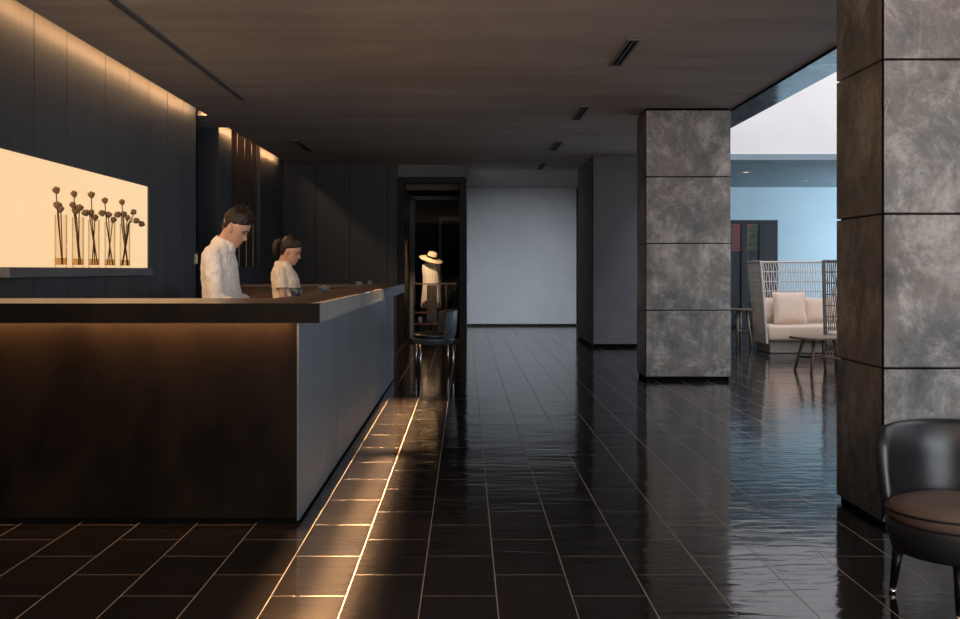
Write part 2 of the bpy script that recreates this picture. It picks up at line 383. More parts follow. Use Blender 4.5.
# lounge beyond the atrium
structure(MB().box(4.2, 11, 18.1, 24.0, 3.14, 3.20).build('ceiling_lounge', M_soffit))
structure(MB().box(4.2, 11, 18.06, 18.1, 3.14, 3.24).build('trim_lounge', M_soffit))
structure(MB().box(3.2, 11, 18.1, 18.25, 3.24, 8.8).box(2.6,3.2,18.1,18.25,3.34,8.8).build('wall_atrium_upper', M_white))
structure(MB().box(4.2, 4.32, 24, 24.15, 0, 3.14).box(4.3, 6.93, 24, 24.15, 2.41, 3.14).box(6.93, 11, 24, 24.15, 0, 3.14).build('wall_lounge', M_blue))
structure(MB().box(11, 11.15, -5, 24.15, 0, 8.8).build('wall_right', M_white))
structure(MB().box(3.42, 3.55, -5, 18.1, 3.32, 8.8).build('wall_atrium_left', M_white))
structure(MB().box(3.152, 3.55, -4, 18.05, CE-.0, CE+.12).build('trim_atrium_beam', M_glassdark))
structure(MB().box(3.135, 3.152, -4, 18.05, CE-.02, CE+.1).build('trim_atrium_edge', M_gap))
structure(MB().box(-3.6, 1.4, -5.1, -5, 0, CE).box(1.4, 11, -5.1, -5, 3.3, 8.8).box(9, 11, -5.1, -5, 0, 3.3).build('wall_front', M_panel))

# lounge louvred glass door
d1 = structure(bpy.data.objects.new('door_1', None)); C.objects.link(d1); d1.location = (5.6, 24.05, 0)
mb = MB(); mb.box(-1.3, 1.33, -.05, .04, 2.33, 2.41); mb.box(.92, 1.33, -.05, .04, 0, 2.33)
for xx in (-1.3, -.62, -.02, .22): mb.box(xx, xx+.09, -.05, .04, 0, 2.33)
mb.box(.52, .66, -.05, .04, 0, 2.33)
mb.build('door_frame', M_louv, d1, bevel=.004)
mb = MB()
for xa, xb in ((-1.21, -.62), (-.53, -.02), (.31, .52), (.66, .92), (.07, .22)):
    z = .12
    while z < 2.3: mb.box(xa, xb, -.02, .02, z, z+.009); z += .055
mb.build('louvre', M_louv, d1)
MB().box(-1.25, .92, .03, .036, .05, 2.33).build('pane', M_tint, d1)
for (xx, yy, w_) in ((5.26, 20.3, 'brighter small recessed downlight in the lounge soffit, nearer the middle pillar'), (6.95, 22.2, 'faint small recessed downlight in the lounge soffit toward the near pillar')):
    dl = thing('recessed_downlight', w_, 'ceiling light', (xx, yy, 3.14))
    MB().lathe([(.055,-.006),(.08,-.008),(.08,-.0005),(.055,-.0005)], n=20).build('trim_ring', M_white, dl); MB().lathe([(.001,-.002),(.055,-.002),(.055,-.001),(.001,-.001)], n=20, cap=True).build('lens', M_led if xx < 6 else M_soffit, dl)
tag(MB().box(3.9, 7.8, 27.2, 27.5, 0, 2.62).build('garden_wall', M_brick), 'bright red wall beyond the dark louvred lounge door', 'wall')
mb = MB()
for i in range(260):
    c = Vector((7.12+random.gauss(0,.10), 26.5+random.gauss(0,.12), 1.1+random.random()*1.3)); a = random.random()*6
    u = Vector((math.cos(a), math.sin(a)*.4, random.uniform(-.6,.6))).normalized()*.09; q = u.cross(Vector((0,1,.3))).normalized()*.04
    mb.add([c-u, c+q, c+u, c-q], [(0,1,2,3)])
sh = thing('garden_shrub', 'green leafy shrub outside the louvred lounge door', 'shrub', (0,0,0))
mb.build('foliage', M_leaf, sh); MB().tube([(7.12,26.5,0),(7.13,26.5,1.0),(7.12,26.5,1.9)], [.03,.02,.01]).build('stem', M_stem, sh)
tag(MB().box(4.6, 7.0, 25.6, 25.9, 0, 1.75).build('dark_backdrop', M_louv), 'low dark backdrop added beyond the louvred lounge door', 'wall')  # added to cover the bright sky behind the door
structure(MB().box(3.8, 9, 24.16, 29, -.1, -.001).build('floor_terrace', M_grey))

# slatted screen in the rear left wall
t_ = thing('slatted_screen', 'dark brown vertical slatted screen recessed in the left wall behind the man', 'screen', (-3.4, 16.25, 0))
mb = MB()
for i in range(4):
    y0 = -1.03+i*.53
    mb.box(-.05, .06, y0, y0+.05, 1.35, CE+.2)
mb.box(-.05,.05,1.0,1.04,1.35,CE+.2); mb.build('slat', M_slat, t_)
MB().box(-.10, -.06, -1.04, 1.04, 1.35, CE+.2).build('back_panel', M_slat, t_)
for i in range(4): MB().tube([(.03, -.75+i*.53, 1.35), (.03, -.75+i*.53, 2.1)], .006).build('rod', M_brass, t_)

# pillars
def pillar(name, x0, x1, y0, y1, label, z=.045, h=.7825):
    r = thing(name, label, 'pillar', ((x0+x1)/2, (y0+y1)/2, 0)); hx, hy = (x1-x0)/2, (y1-y0)/2
    MB().box(-hx+.02, hx-.02, -hy+.02, hy-.02, 0, CE-.004).build('core', M_gap, r)
    for k in range(4):
        zz = min(z+h, CE-.025)
        MB().box(-hx, hx, -hy, hy, z+.004, zz-.004).build('cladding_panel', M_pil, r, bevel=.006)
        z += h
    MB().box(-hx-.001, -hx+.008, -hy-.001, -hy+.008, .05, CE-.03).build('corner_joint', M_gap, r)
    return r
pillar('pillar', 2.105, 3.1, 12.65, 13.3, 'grey patinated metal pillar in mid room, the farther and fully visible of two')
pillar('pillar', 2.098, 3.1, 5.44, 6.12, 'large near pillar of patinated metal sheets behind the black leather armchair', .025, .779)

# ------------------------------------------------------------------ ceiling slots
def slot(x, y0, y1, wd, label, dark=.35):
    r = thing('ceiling_slot', label, 'ceiling vent', (x, (y0+y1)/2, CE)); L = (y1-y0)/2
    mb = MB(); mb.box(-wd, -wd*.62, -L, L, -.012, -.0005); mb.box(wd*.62, wd, -L, L, -.012, -.0005); mb.box(-.006, .006, -L, L, -.012, -.0005)
    mb.box(-wd, wd, -L-.02, -L, -.012, -.0005); mb.box(-wd, wd, L, L+.02, -.012, -.0005); mb.build('frame', M_pier, r)
    MB().box(-wd*.62, -.006, -L, L, -.006, -.0005).box(.006, wd*.62, -L, L, -.006, -.0005).build('slot_opening', M_gap, r)
slot(1.385, 8.9, 10.0, .055, 'double-slot ceiling vent nearest the viewer in the right-hand row')
slot(1.385, 12.5, 13.6, .052, 'second nearest double-slot vent of the right-hand ceiling row')
slot(1.385, 16.0, 17.1, .052, 'third nearest double-slot vent of the right-hand ceiling row')
slot(1.385, 19.2, 20.3, .052, 'farthest double-slot vent of the right-hand ceiling row')
slot(-2.49, 15.8, 17.2, .05, 'short slot vent in the ceiling beyond the long slot over the counter')
slot(-2.48, 2.0, 12.0, .032, 'long thin ceiling slot running above the reception counter')

# ------------------------------------------------------------------ niche, ledge, switch
t_ = tag(MB().box(-3.5, -3.312, NY0+.01, NY1-.012, NZ0+.002, NZ1-.002).build('backlit_panel', M_lit), 'glowing warm backlit panel set in the dark left wall', 'light panel')
tag(MB().box(-3.299, -3.19, 7.55, 11.0, NZ0-.075, NZ0).build('display_ledge', M_pier, bevel=.003), 'grey ledge below the glowing panel on the left wall', 'ledge')
sw = thing('wall_switch', 'small brass and ivory switch plate at the end of the left wall', 'switch', (-3.3, 13.18, 1.37+.0))
MB().box(0, .008, -.06, .06, .0, .13).build('plate', M_brass, sw, bevel=.002)
MB().box(.008, .014, -.02, .05, .015, .115).build('rocker', M_white_pl, sw, bevel=.002)

# vases and dried lotus pods
vx = [(61, [(56.2,190,1),(57.5,205,1.15),(61,209,.8)], 'leftmost'), (78, [(74,193.8,.9),(72.8,205,.9),(79.5,207.6,1.15),(75.7,210.7,1.1)], 'second from left'),
      (94, [(91.4,194.6,1.05),(85.2,212.7,1.1),(90.8,212.7,1.05),(95.4,217.3,.85)], 'middle'), (110, [(104.9,200.4,.95),(101.8,213,1.0),(108.4,214.5,1.1),(113.6,219.6,.95)], 'second from right'),
      (125, [(122,202,.95),(117.5,214.5,1.1),(123.6,214,1.1),(127.6,217.6,.8),(133.6,212,.95),(136.7,220.7,1.0),(141.7,223.8,1.05)], 'rightmost')]
VX = -3.248
pod_words = ['tallest', 'second tallest', 'third', 'fourth', 'fifth', 'sixth', 'seventh']
vase0 = None
for vi, (vxx, pods, where) in enumerate(vx):
    D = -VX*F/(CX-vxx); sc = D/F
    base = Vector((VX, D, NZ0+.001))
    if vase0 is None:
        v = vase0 = thing('glass_vase', 'x', 'vase', base, group='row of glass vases on the ledge')
        hw = .048
        o = MB(); n_ = 24; Rr = []
        prof = [(.001,.0),(hw-.006,.0),(hw,.006),(hw,.42),(hw-.003,.42),(hw-.003,.02),(.001,.02)]
        o.lathe(prof, n=28, cap=True).build('vase_body', M_vglass, v, smooth=True)
        MB().lathe([(.001,.0215),(hw-.0045,.0215),(hw-.0045,.075),(.001,.075)], n=28, cap=True).build('base_refraction', M_refr, v)  # amber body put in place of the glass base's refraction
    else: v = dup(vase0, base)
    v['label'] = 'tall clear glass vase, %s of the five on the ledge' % where
    order = sorted(range(len(pods)), key=lambda i: pods[i][1])
    for rank, i in enumerate(order):
        qx, qy, s = pods[i]
        x0_ = (qx-vxx)*D/F; tx_ = VX+max(-.034, min(.11, x0_)); Dp = tx_*F/(qx-CX); tip = px(qx, qy, Dp); rel = tip-base
        st = thing('dried_lotus_stem', 'dried lotus seed pod, %s in height in the %s glass vase' % (pod_words[rank], where), 'dried flower', base, group='dried lotus stems in the glass vases')
        b0 = Vector((random.uniform(-.012,.012), random.uniform(-.012,.012), .023))
        # stems lean on the rim opposite before bending over to the pod
        lean = -1 if rel.x > .02 else 1
        lim = .03
        rimy = max(-lim, min(lim, rel.y*.6)); rimx = max(-.034, min(.034, rel.x*.7))
        b0.y = -rimy*.5+random.uniform(-.008, .008); b0.x = max(-.03, min(.03, -rimx*.9+random.uniform(-.014, .014)))
        P = [b0, Vector((b0.x+(rimx-b0.x)*.4, b0.y+(rimy-b0.y)*.4, .17)), Vector((b0.x+(rimx-b0.x)*.8, b0.y+(rimy-b0.y)*.8, .33)), Vector((rimx, rimy, .425))]
        if abs(rel.y) > .07: P += [Vector((rel.x*.6, rimy+(rel.y-rimy)*.35, max(.47, rel.z+.01))), Vector((rel.x, rel.y-math.copysign(.03, rel.y), rel.z+.005))]
        else: P += [Vector((rel.x, rel.y, max(.44, rel.z-.03)))]
        # Catmull-Rom
        Q = []
        for a in range(len(P)-1):
            p0, p1, p2, p3 = P[max(a-1,0)], P[a], P[a+1], P[min(a+2,len(P)-1)]
            for k in range(5):
                u = k/5; Q.append(.5*((2*p1)+(p2-p0)*u+(2*p0-5*p1+4*p2-p3)*u*u+(-p0+3*p1-3*p2+p3)*u**3))
        Q.append(P[-1])
        MB().tube(Q, .0047, 7).build('stem', M_stem, st, smooth=True)
        R_ = .030*s; d = Vector((rel.x*6+random.uniform(-.15,.2), rel.y*1.5+random.uniform(-.2,.2), .9 if rank == 0 else random.uniform(.35,.7))).normalized()
        Mx = Matrix.Translation(Vector((rel.x, rel.y, rel.z-.0))) @ d.to_track_quat('Z', 'Y').to_matrix().to_4x4()
        prof = [(.004,-.034),(.010,-.031),(R_*.7,-.018),(R_,.0),(R_*1.0,.010),(R_*.8,.018),(R_*.5,.021),(.004,.030)]
        mb = MB().lathe(prof, n=16, M=Mx, cap=True)
        mb.build('seed_pod', M_pod, st, smooth=True)

# ------------------------------------------------------------------ reception counter
rc = thing('reception_counter', 'long dark U-shaped reception counter with bronze front and lit top edge', 'counter', (0, 0, 0))
XL = -3.295; XR = -.7315; YF = 5.4; ZT = 1.132; ZB = 1.035; YE = 12.84; XI = -1.14
mb = MB()
mb.box(XL, XR-.01, YF+.008, 6.42, ZT-.03, ZT); mb.box(XI, XR-.01, 6.42, YE-.5, ZT-.03, ZT); mb.box(-2.6, XR-.01, YE-.5, YE, ZT-.03, ZT)
mb.build('countertop', M_top, rc)
mb = MB().box(XL, XR, YF, YF+.008, ZB, ZT+.001); mb.box(XL, XR-.02, YF+.008, 5.60, ZB+.014, ZB+.03)
mb.build('front_fascia', M_front, rc)
MB().box(XR-.012, XR, YF+.008, YE, ZB, ZT+.001).build('side_fascia', M_side, rc)
mb = MB(); 
mb.box(XL, -1.62, 5.53, 5.56, .045, ZB-.0); mb.box(-1.618, -.862, 5.53, 5.56, .045, ZB-.0)
mb = MB().box(XL, -.868, 5.53, 5.56, .03, ZB+.013); mb.build('front_panel', M_front, rc)
y = 5.528; Ls = []
while y < 12.7: Ls.append(y); y += .80
Ls.append(12.78)
for a, b in zip(Ls, Ls[1:]):
    if b-a > .1: MB().box(-.866, -.855, a+.002, b-.002, .018, ZB).build('side_panel', M_side, rc)
MB().box(-.885, -.8665, 5.562, 12.78, .019, ZB-.002).build('side_backing', M_gap, rc)
mb = MB(); mb.box(XL, -.875, 5.56, 5.62, 0, .05); mb.box(-.93, -.875, 5.6, 12.75, 0, .05); mb.build('toe_kick', M_gap, rc)
MB().box(XL, -.95, 6.30, 6.34, 0, ZB).box(-1.12, -1.09, 6.34, YE-.5, 0, ZT-.03).box(-2.58, -.9, YE-.45, YE-.42, 0, ZT-.03).box(-2.58,-.9, YE-.03, YE-.01, 0, ZT-.03).box(-2.6,-2.57,YE-.45,YE,0,ZT-.03).build('inner_panel', M_brownwood, rc)
MB().box(-1.44, -1.09, 6.42, 12.2, .94, .965).box(-1.44,-1.40,6.42,12.2,.7,.94).build('work_surface', M_brownwood, rc)
MB().box(-2.5, -1.5, YE-.62, YE-.45, .98, 1.0).box(-2.52,-2.5, YE-.62,YE-.45,.7,1.02).box(-2.5,-1.5,YE-.62,YE-.60,.7,.98).build('shelf', M_brownwood, rc)
MB().box(XL, -.88, 5.45, 5.46, ZB+.006, ZB+.013).build('led_strip', M_led, rc)

# bowls on the counter arm
def bowl(D, xx, rad, hgt, mt, label, card=False):
    o = thing('bowl', label, 'bowl', (xx, D, ZT+.001), group='small bowls along the counter arm')
    prof = [(.001,0),(rad*.55,0),(rad*.62,.004),(rad,hgt),(rad*.94,hgt),(rad*.56,.01),(.001,.008)]
    MB().lathe(prof, n=28, cap=True).build('bowl_body', mt, o, smooth=True)
    if card: MB().lathe([(.001,hgt*.6),(rad*.75,hgt*.6),(rad*.6,hgt*1.0),(.001,hgt*1.08)], n=20, cap=True).build('contents', M_card, o)
bowl(6.95, -1.095, .046, .052, M_bowld, 'dark slate bowl on the counter arm in front of the woman')
bowl(8.3, -1.09, .045, .042, M_bowl, 'second grey-blue bowl on the counter arm, right of the woman', True)
bowl(11.0, -1.09, .036, .045, M_bowl, 'third small grey bowl farther back along the counter arm', True)
bowl(12.25, -1.09, .033, .04, M_bowl, 'farthest small grey bowl near the end of the counter arm', True)

# ------------------------------------------------------------------ vitrine behind glass
dv = structure(bpy.data.objects.new('window_1', None)); C.objects.link(dv); dv.location = (-.61, 19.5, 0)
mb = MB(); x0, x1, zt = -.60, .61, 2.98
mb.box(-.62, -.50, -.02, .14, 0, zt); mb.box(.49, .62, -.02, .14, 0, zt); mb.box(-.50, .49, -.02, .14, 2.87, zt); mb.box(-.5, .49, -.02, .14, 0, .06)
mb.build('window_frame', M_black, dv, bevel=.003)
MB().box(-.50, .49, .05, .058, .06, 2.87).build('pane', M_glass, dv)
M_vit = wood('vitrine_brown_panel', (.10,.065,.04), (.17,.115,.075), .5)
M_vitd = plaster('vitrine_dark_wall', (.016,.017,.015), (.028,.028,.025))
structure(MB().box(-1.235, -1.12, 19.66, 23.5, 0, CE).build('wall_vitrine_left', M_vit))
structure(MB().box(-1.235, -.04, 23.5, 23.6, 0, CE).box(-.1,-.04,19.66,23.5,0,CE).build('wall_vitrine_back', M_vitd))
structure(MB().box(-1.12, -.1, 20.3, 20.4, 2.80, 3.0).build('trim_vitrine', M_vit))
structure(MB().box(-1.12, -1.02, 21.6, 21.68, 0, 2.75).box(-1.12, -.1, 21.6, 21.68, 2.7, 2.78).box(-.56,-.51,22.4,22.5,0,2.4).box(-.51,-.1,22.4,22.5,2.32,2.4).build('door_2', M_pier))

# clothes stand with dress, hat and shelves
st = thing('dress_form', 'cream pleated dress on a stand behind the vitrine glass', 'dress', (-.67, 20.75, 0))
rows = []
R = []; n = 48
for z, rx, ry in [(1.47,.045,.04),(1.44,.10,.06),(1.40,.17,.08),(1.32,.165,.09),(1.15,.15,.09),(1.0,.155,.095),(.8,.17,.11),(.6,.19,.12),(.57,.19,.12)]:
    am = .0 if z > 1.35 else .012
    R.append([Vector((rx*math.cos(2*PI*k/n)*(1+am*8*math.sin(k*PI*.66+z)), ry*math.sin(2*PI*k/n)*(1+am*8*math.sin(k*PI*.66)), z)) for k in range(n)])
MB().rings(R).build('dress_body', M_dress, st, smooth=True)
MB().tube([(0,0,.02),(0,0,1.5)], .014).lathe([(.001,0),(.15,0),(.15,.015),(.001,.02)], cap=True).build('stand', M_black, st, smooth=True)
hat = thing('straw_hat', 'wide-brimmed straw hat with dark band on top of the cream dress', 'hat', (-.665, 20.72, 1.50))
Mt = Matrix.Rotation(math.radians(16), 4, 'Y') @ Matrix.Rotation(math.radians(14), 4, 'X')
prof = [(.24,.0),(.2,.02),(.1,.04),(.095,.10),(.085,.14),(.05,.155),(.001,.15)]
MB().lathe([(.001,.03),(.1,.03),(.235,-.008)]+prof, n=36, M=Mt, cap=True).build('brim_and_crown', M_straw, hat, smooth=True)
MB().lathe([(.103,.042),(.1,.078)], n=36, M=Mt).build('hat_band', M_black, hat, smooth=True, solid=.002)
rk = thing('display_rack', 'slim wooden display rack with two shelves in front of the cream dress', 'rack', (-.63, 20.3, 0))
for xx in (-.34, .26):
    for yy in (-.12, .12): MB().tube([(xx, yy, 0), (xx, yy, 1.04)], .012).build('post', M_brownwood, rk)
MB().box(-.36, .44, -.14, .14, 1.03, 1.05).build('top_shelf', M_brownwood, rk)
MB().box(-.36, .40, -.14, .14, .49, .51).build('middle_shelf', M_redwood, rk)
MB().box(-.36, .10, -.14, .14, .28, .31).build('low_shelf', M_redwood, rk)
tag(MB().box(-.73, -.54, 20.12, 20.14, .33, 1.02).build('hanging_board', M_brownwood, bevel=.003), 'tall dark brown board hanging in front of the display rack', 'board')
tag(MB().lathe([(.001,0),(.035,0),(.04,.11),(.036,.11),(.031,.006),(.001,.006)], (-.86, 20.25, .312), cap=True).build('cup', M_card, smooth=True), 'small white cup on the low reddish shelf of the rack', 'cup')
# ------------------------------------------------------------------ chairs
def barrel_chair(name, label, loc, rz, shell_out, shell_in, cush, legm, ztop=.68, zseat=.385, zb=.2, R=.31, tip=True, metal=False, legrot=0, sa=(-30, 210)):
    """front is local -Y"""
    r = thing(name, label, 'chair', loc, rz)
    N = 40; a0, a1 = math.radians(sa[0]), math.radians(sa[1])
    rows = []
    for i in range(N+1):
        u = i/N; a = a0+(a1-a0)*u; c, s = math.cos(a), math.sin(a)
        e = abs(2*u-1); top = ztop-.035*e**3-(.05 if e > .93 else 0)*(e-.93)/.07
        px_, py_ = R*c, R*s*.95+.0
        rw = []
        ti = .030
        for k, (z, off) in enumerate([(zb+.02, -.035), (zb+.12, -.012), (zseat, .0), ((zseat+top)/2, .012), (top-.02, .02), (top, .012), (top, -.012+.0), (top-.02, -.028), ((zseat+top)/2, -.032), (zseat, -.045), (zb+.12, -.05), (zb+.02, -.06)]):
            q = (R+off)/R; rw.append(Vector((px_*q, py_*q, z)))
        rows.append(rw)
    mb = MB(); mb.rings(rows)
    mb.build('shell', shell_out, r, smooth=True)
    # seat base and cushion: round in plan with a slightly flat front
    def disc(z, rr, crown=0):
        out = []
        for k in range(40):
            a = 2*PI*k/40; c, s = math.cos(a), math.sin(a); q = rr
            out.append(Vector((q*c*1.0, q*s*.98 - (0.02 if s < 0 else 0), z)))
        return out
    b = MB().rings([disc(zb, R-.07), disc(zb+.01, R-.05), disc(zseat-.07, R-.025), disc(zseat-.06, R-.035)]); b.build('seat_base', shell_out, r, smooth=True)
    cc = MB().rings([disc(zseat-.065, R-.055), disc(zseat-.055, R-.035), disc(zseat-.02, R-.03), disc(zseat-.003, R-.045), disc(zseat+.015, R-.10), disc(zseat+.022, R-.2), disc(zseat+.024, .02)])
    cc.build('cushion', cush, r, smooth=True)
    pp = [Vector((v.x, v.y, zseat-.018)) for v in disc(0, R-.028)]; pp.append(pp[0]); MB().tube(pp, .005, 6).build('piping', shell_out, r, smooth=True)
    for sx in (-1, 1):
        for sy in (-1, 1):
            o = MB(); lr = Matrix.Rotation(math.radians(legrot), 4, 'Z')
            if metal:
                o.tube([(sx*.2, sy*.2, zb+.01), (sx*.215, sy*.215, .0)], [.011, .009], 10)
            else:
                o.tube([lr @ Vector((sx*.165, sy*.165, zb+.02)), lr @ Vector((sx*.184, sy*.184, .02))], [.026, .013], 12)
            lg = o.build('leg', legm, r, smooth=True)
            if tip: MB().tube([lr @ Vector((sx*.184, sy*.184, .022)), lr @ Vector((sx*.185, sy*.185, 0))], [.015, .014], 12).build('leg_tip', M_chrome, lg, smooth=True)
    return r
barrel_chair('armchair', 'low black leather barrel armchair with brown cushion beside the near pillar', (1.945, 4.22, 0), math.radians(-38), M_blk, M_blk, M_brl, M_leg, legrot=-35, sa=(-8, 188))
barrel_chair('visitor_chair', 'slate grey barrel chair with metal legs at the far end of the counter', (-.40, 13.7, 0), math.radians(-80), M_gryl, M_blk, M_blk, M_chrome, ztop=.80, zseat=.50, zb=.36, R=.29, tip=False, metal=True, sa=(20, 160))

# ------------------------------------------------------------------ lounge furniture
def wicker_seat(name, label, cat, loc, rz, W, Dp, Ht, mt, cushion, seat_z=.44):
    """front is local -Y; W wide, Dp deep, shell wraps sides and back"""
    r = thing(name, label, cat, loc, rz)
    def path(u, k):           # u 0..1 along the U, k 0..1 up
        fl = .10*k            # flare outwards with height
        w2, d = W/2-.12+fl, Dp-.05+fl*.6
        per = [(-w2, 0), (-w2, d-.25), (-w2+.25, d), (w2-.25, d), (w2, d-.25), (w2, 0)]
        seg = [d-.25, .39, 2*w2-.5, .39, d-.25]; tot = sum(seg); s = u*tot
        for i, L in enumerate(seg):
            if s <= L or i == 4:
                f = s/L
                if i in (1, 3):
                    c = Vector((-w2+.25, d-.25, 0)) if i == 1 else Vector((w2-.25, d-.25, 0)); a = PI-f*PI/2 if i == 1 else PI/2-f*PI/2
                    p = c+Vector((math.cos(a)*.25, math.sin(a)*.25, 0))
                else:
                    p = Vector((*per[i], 0)).lerp(Vector((*per[i+1], 0)), f)
                break
            s -= L
        p.y += .0-(.12*k if (u < .02 or u > .98) else 0)*0
        return Vector((p.x, p.y, .16+(Ht-.16)*k))
    mb = MB(); N = 90
    for k in range(9): mb.tube([path(i/60, k/8) for i in range(61)], .009 if k < 8 else .018, 5)
    rnd = random.Random(3)
    for i in range(N+1):
        u = i/N; off = rnd.uniform(-.35, .35)/N
        mb.tube([path(min(1,max(0,u+(off if j % 2 else -off))), j/8) for j in range(9)], .0085, 4)
    for u in (0, 1): mb.tube([path(u, j/8) for j in range(9)], .02, 6)
    mb.build('wicker_shell', mt, r)
    w = W/2-.14
    bs = MB(); bs.rbox(-w+.05, w-.05, .10, Dp-.1, .0, .2, .02)
    mm = mat(name+'_weave', (.3,.28,.26), .7); t = NT(mm); ck = t.n('ShaderNodeTexChecker'); ck.inputs['Scale'].default_value = 42
    ck.inputs['Color1'].default_value = (*[c*.9 for c in mt.node_tree.nodes['Principled BSDF'].inputs[0].default_value[:3]], 1); ck.inputs['Color2'].default_value = (.03,.03,.03,1)
    t.l(t.coords(), ck.inputs['Vector']); t.l(ck.outputs[0], t.b.inputs['Base Color'])
    bs.build('woven_base', mm, r)
    MB().rbox(-w, w, .0, Dp-.12, .2, seat_z, .05).build('seat_cushion', cushion, r, smooth=True)
    return r
SX, SY = 5.50, 16.75
wicker_seat('wicker_sofa', 'high-backed pale wicker sofa with beige seat cushion in the far lounge', 'sofa', (SX, SY, 0), 0, 1.9, 1.0, 1.43, M_wick, M_cush)
def pillow(w, h, th, loc, rx, rz, label):
    n = 14; vs = []; 
    mb = MB(); R_ = []
    for side in (1, -1):
        g_ = []
        for i in range(n+1):
            for j in range(n+1):
                u, v_ = i/n*2-1, j/n*2-1
                pin = 1-.06*(1-abs(u)**2)*0-.05*(1-v_*v_) ; pin2 = 1-.05*(1-u*u)
                d = th/2*max(0, (1-u**4))**.5*max(0, (1-v_**4))**.5
                g_.append(Vector((u*w/2*pin, side*d, h/2+v_*h/2*pin2)))
        fs = [(i*(n+1)+j, (i+1)*(n+1)+j, (i+1)*(n+1)+j+1, i*(n+1)+j+1) for i in range(n) for j in range(n)]
        mb.add(g_, fs)
    o = mb.build('cushion', M_cush, smooth=True); o.location = loc; o.rotation_euler = (rx, 0, rz)
    tag(o, label, 'cushion'); return o
pillow(.54, .52, .16, (5.13, SY+.30, .45), math.radians(-14), math.radians(4), 'large square beige cushion leaning in front on the wicker sofa')
pillow(.50, .42, .16, (4.83+.02, SY+.60, .45), math.radians(-12), math.radians(10), 'beige cushion at the left end of the wicker sofa, partly hidden')
pillow(.55, .42, .16, (5.70, SY+.62, .45), math.radians(-12), 0, 'beige cushion on the right of the wicker sofa')
wicker_seat('wicker_armchair', 'darker grey wicker high-backed armchair seen from its side beside the near pillar', 'chair', (5.10, 14.95, 0), math.radians(-90), 1.0, .95, 1.43, M_wickd, M_cush)
def table(name, label, loc, rz, w, d, h, lm):
    r = thing(name, label, 'table', loc, rz)
    R_ = []; n = 28
    def sh(z, k): return [Vector((w/2*k*math.copysign(abs(math.cos(2*PI*i/n))**.7, math.cos(2*PI*i/n)), d/2*k*math.copysign(abs(math.sin(2*PI*i/n))**.7, math.sin(2*PI*i/n)), z)) for i in range(n)]
    MB().rings([sh(h-.03, .97), sh(h-.015, 1), sh(h, .99)]).build('table_top', M_walnut, r)
    for sx, sy in ((-1,-1),(1,-1),(1,1),(-1,1)):
        MB().tube([(sx*w*.2, sy*d*.2, h-.03), (sx*w*.32, sy*d*.32, 0)], [.024, .018], 8).build('leg', lm, r, smooth=True)
    MB().tube([(-w*.28, -d*.28, h*.4), (w*.28, d*.28, h*.4)], .016, 8).tube([(-w*.28, d*.28, h*.4), (w*.28, -d*.28, h*.4)], .016, 8).build('cross_brace', lm, r, smooth=True)
    return r
table('side_table', 'tall round-topped wooden side table left of the wicker sofa', (4.66, 18.45, 0), .4, .46, .46, .64, M_walnut)
table('coffee_table', 'low dark wooden coffee table in front of the wicker sofa', (4.52, 13.85, 0), .25, .70, .6, .45, M_brownwood)

# ------------------------------------------------------------------ people
def head_mesh(mb, M, s=1.0, female=False):
    T = [(-.119,.050,.025,.012),(-.116,.066,.012,.022),(-.108,.080,-.002,.034),(-.095,.086,-.022,.046),(-.080,.083,-.042,.056),(-.065,.087,-.058,.063),(-.050,.087,-.072,.068),
         (-.030,.087,-.086,.072),(-.010,.086,-.096,.075),(.005,.087,-.101,.0765),(.020,.094,-.104,.077),(.045,.092,-.105,.0765),(.075,.083,-.100,.070),(.100,.066,-.086,.058),(.118,.040,-.060,.038),(.127,.010,-.030,.012)]
    def at(z):
        for a, b in zip(T, T[1:]):
            if z <= b[0]: f = (z-a[0])/(b[0]-a[0]); q_ = [a[i]+(b[i]-a[i])*f for i in (1,2,3)]; return [q_[0], q_[1]*(.86 if q_[1] < 0 else 1), q_[2]]
        return T[-1][1:]
    n = 56; R = []; zs = [-.119+i*(.246)/44 for i in range(45)]
    for z in zs:
        xf, xb, w = at(z); row = []
        for k in range(n):
            t_ = 2*PI*k/n; c, q = math.cos(t_), math.sin(t_)
            x = (xf*c if c > 0 else -xb*c) if True else 0
            x = (xf+.005)*abs(c)**.92-.005 if c > 0 else (xb+.005)*abs(c)-.005
            y = w*math.copysign(abs(q)**.92, q)
            if c > 0:
                nz = 0
                if -.052 < z < .012: nz = .030*max(0, 1-abs((z+.034)/(.046 if z > -.034 else .018)))**.8
                x += nz*math.exp(-(y/.0115)**2)
                x += .007*math.exp(-((z+.061)/.006)**2)*math.exp(-(y/.022)**2) + .008*math.exp(-((z+.074)/.006)**2)*math.exp(-(y/.02)**2)
                x -= .009*math.exp(-((z+.001)/.012)**2)*(math.exp(-((abs(y)-.031)/.014)**2))
                x += .005*math.exp(-((z-.02)/.008)**2)*math.exp(-((abs(y)-.03)/.025)**2)
                x += .004*math.exp(-((z+.098)/.01)**2)*math.exp(-(y/.018)**2)
            row.append(M @ (Vector((x, y, z))*s))
        R.append(row)
    mb.rings(R)
    for sd in (-1, 1):
        Me = M @ Matrix.Translation((-.008*s, sd*.078*s, -.012*s)) @ Matrix.Rotation(math.radians(-12), 4, 'Y') @ Matrix.Rotation(sd*math.radians(-18), 4, 'Z')
        mb.ball((0,0,0), .019*s, .011*s, .033*s, M=Me); mb.ball((-.006*s, sd*.006*s, .006*s), .017*s, .008*s, .024*s, M=Me)
    return at
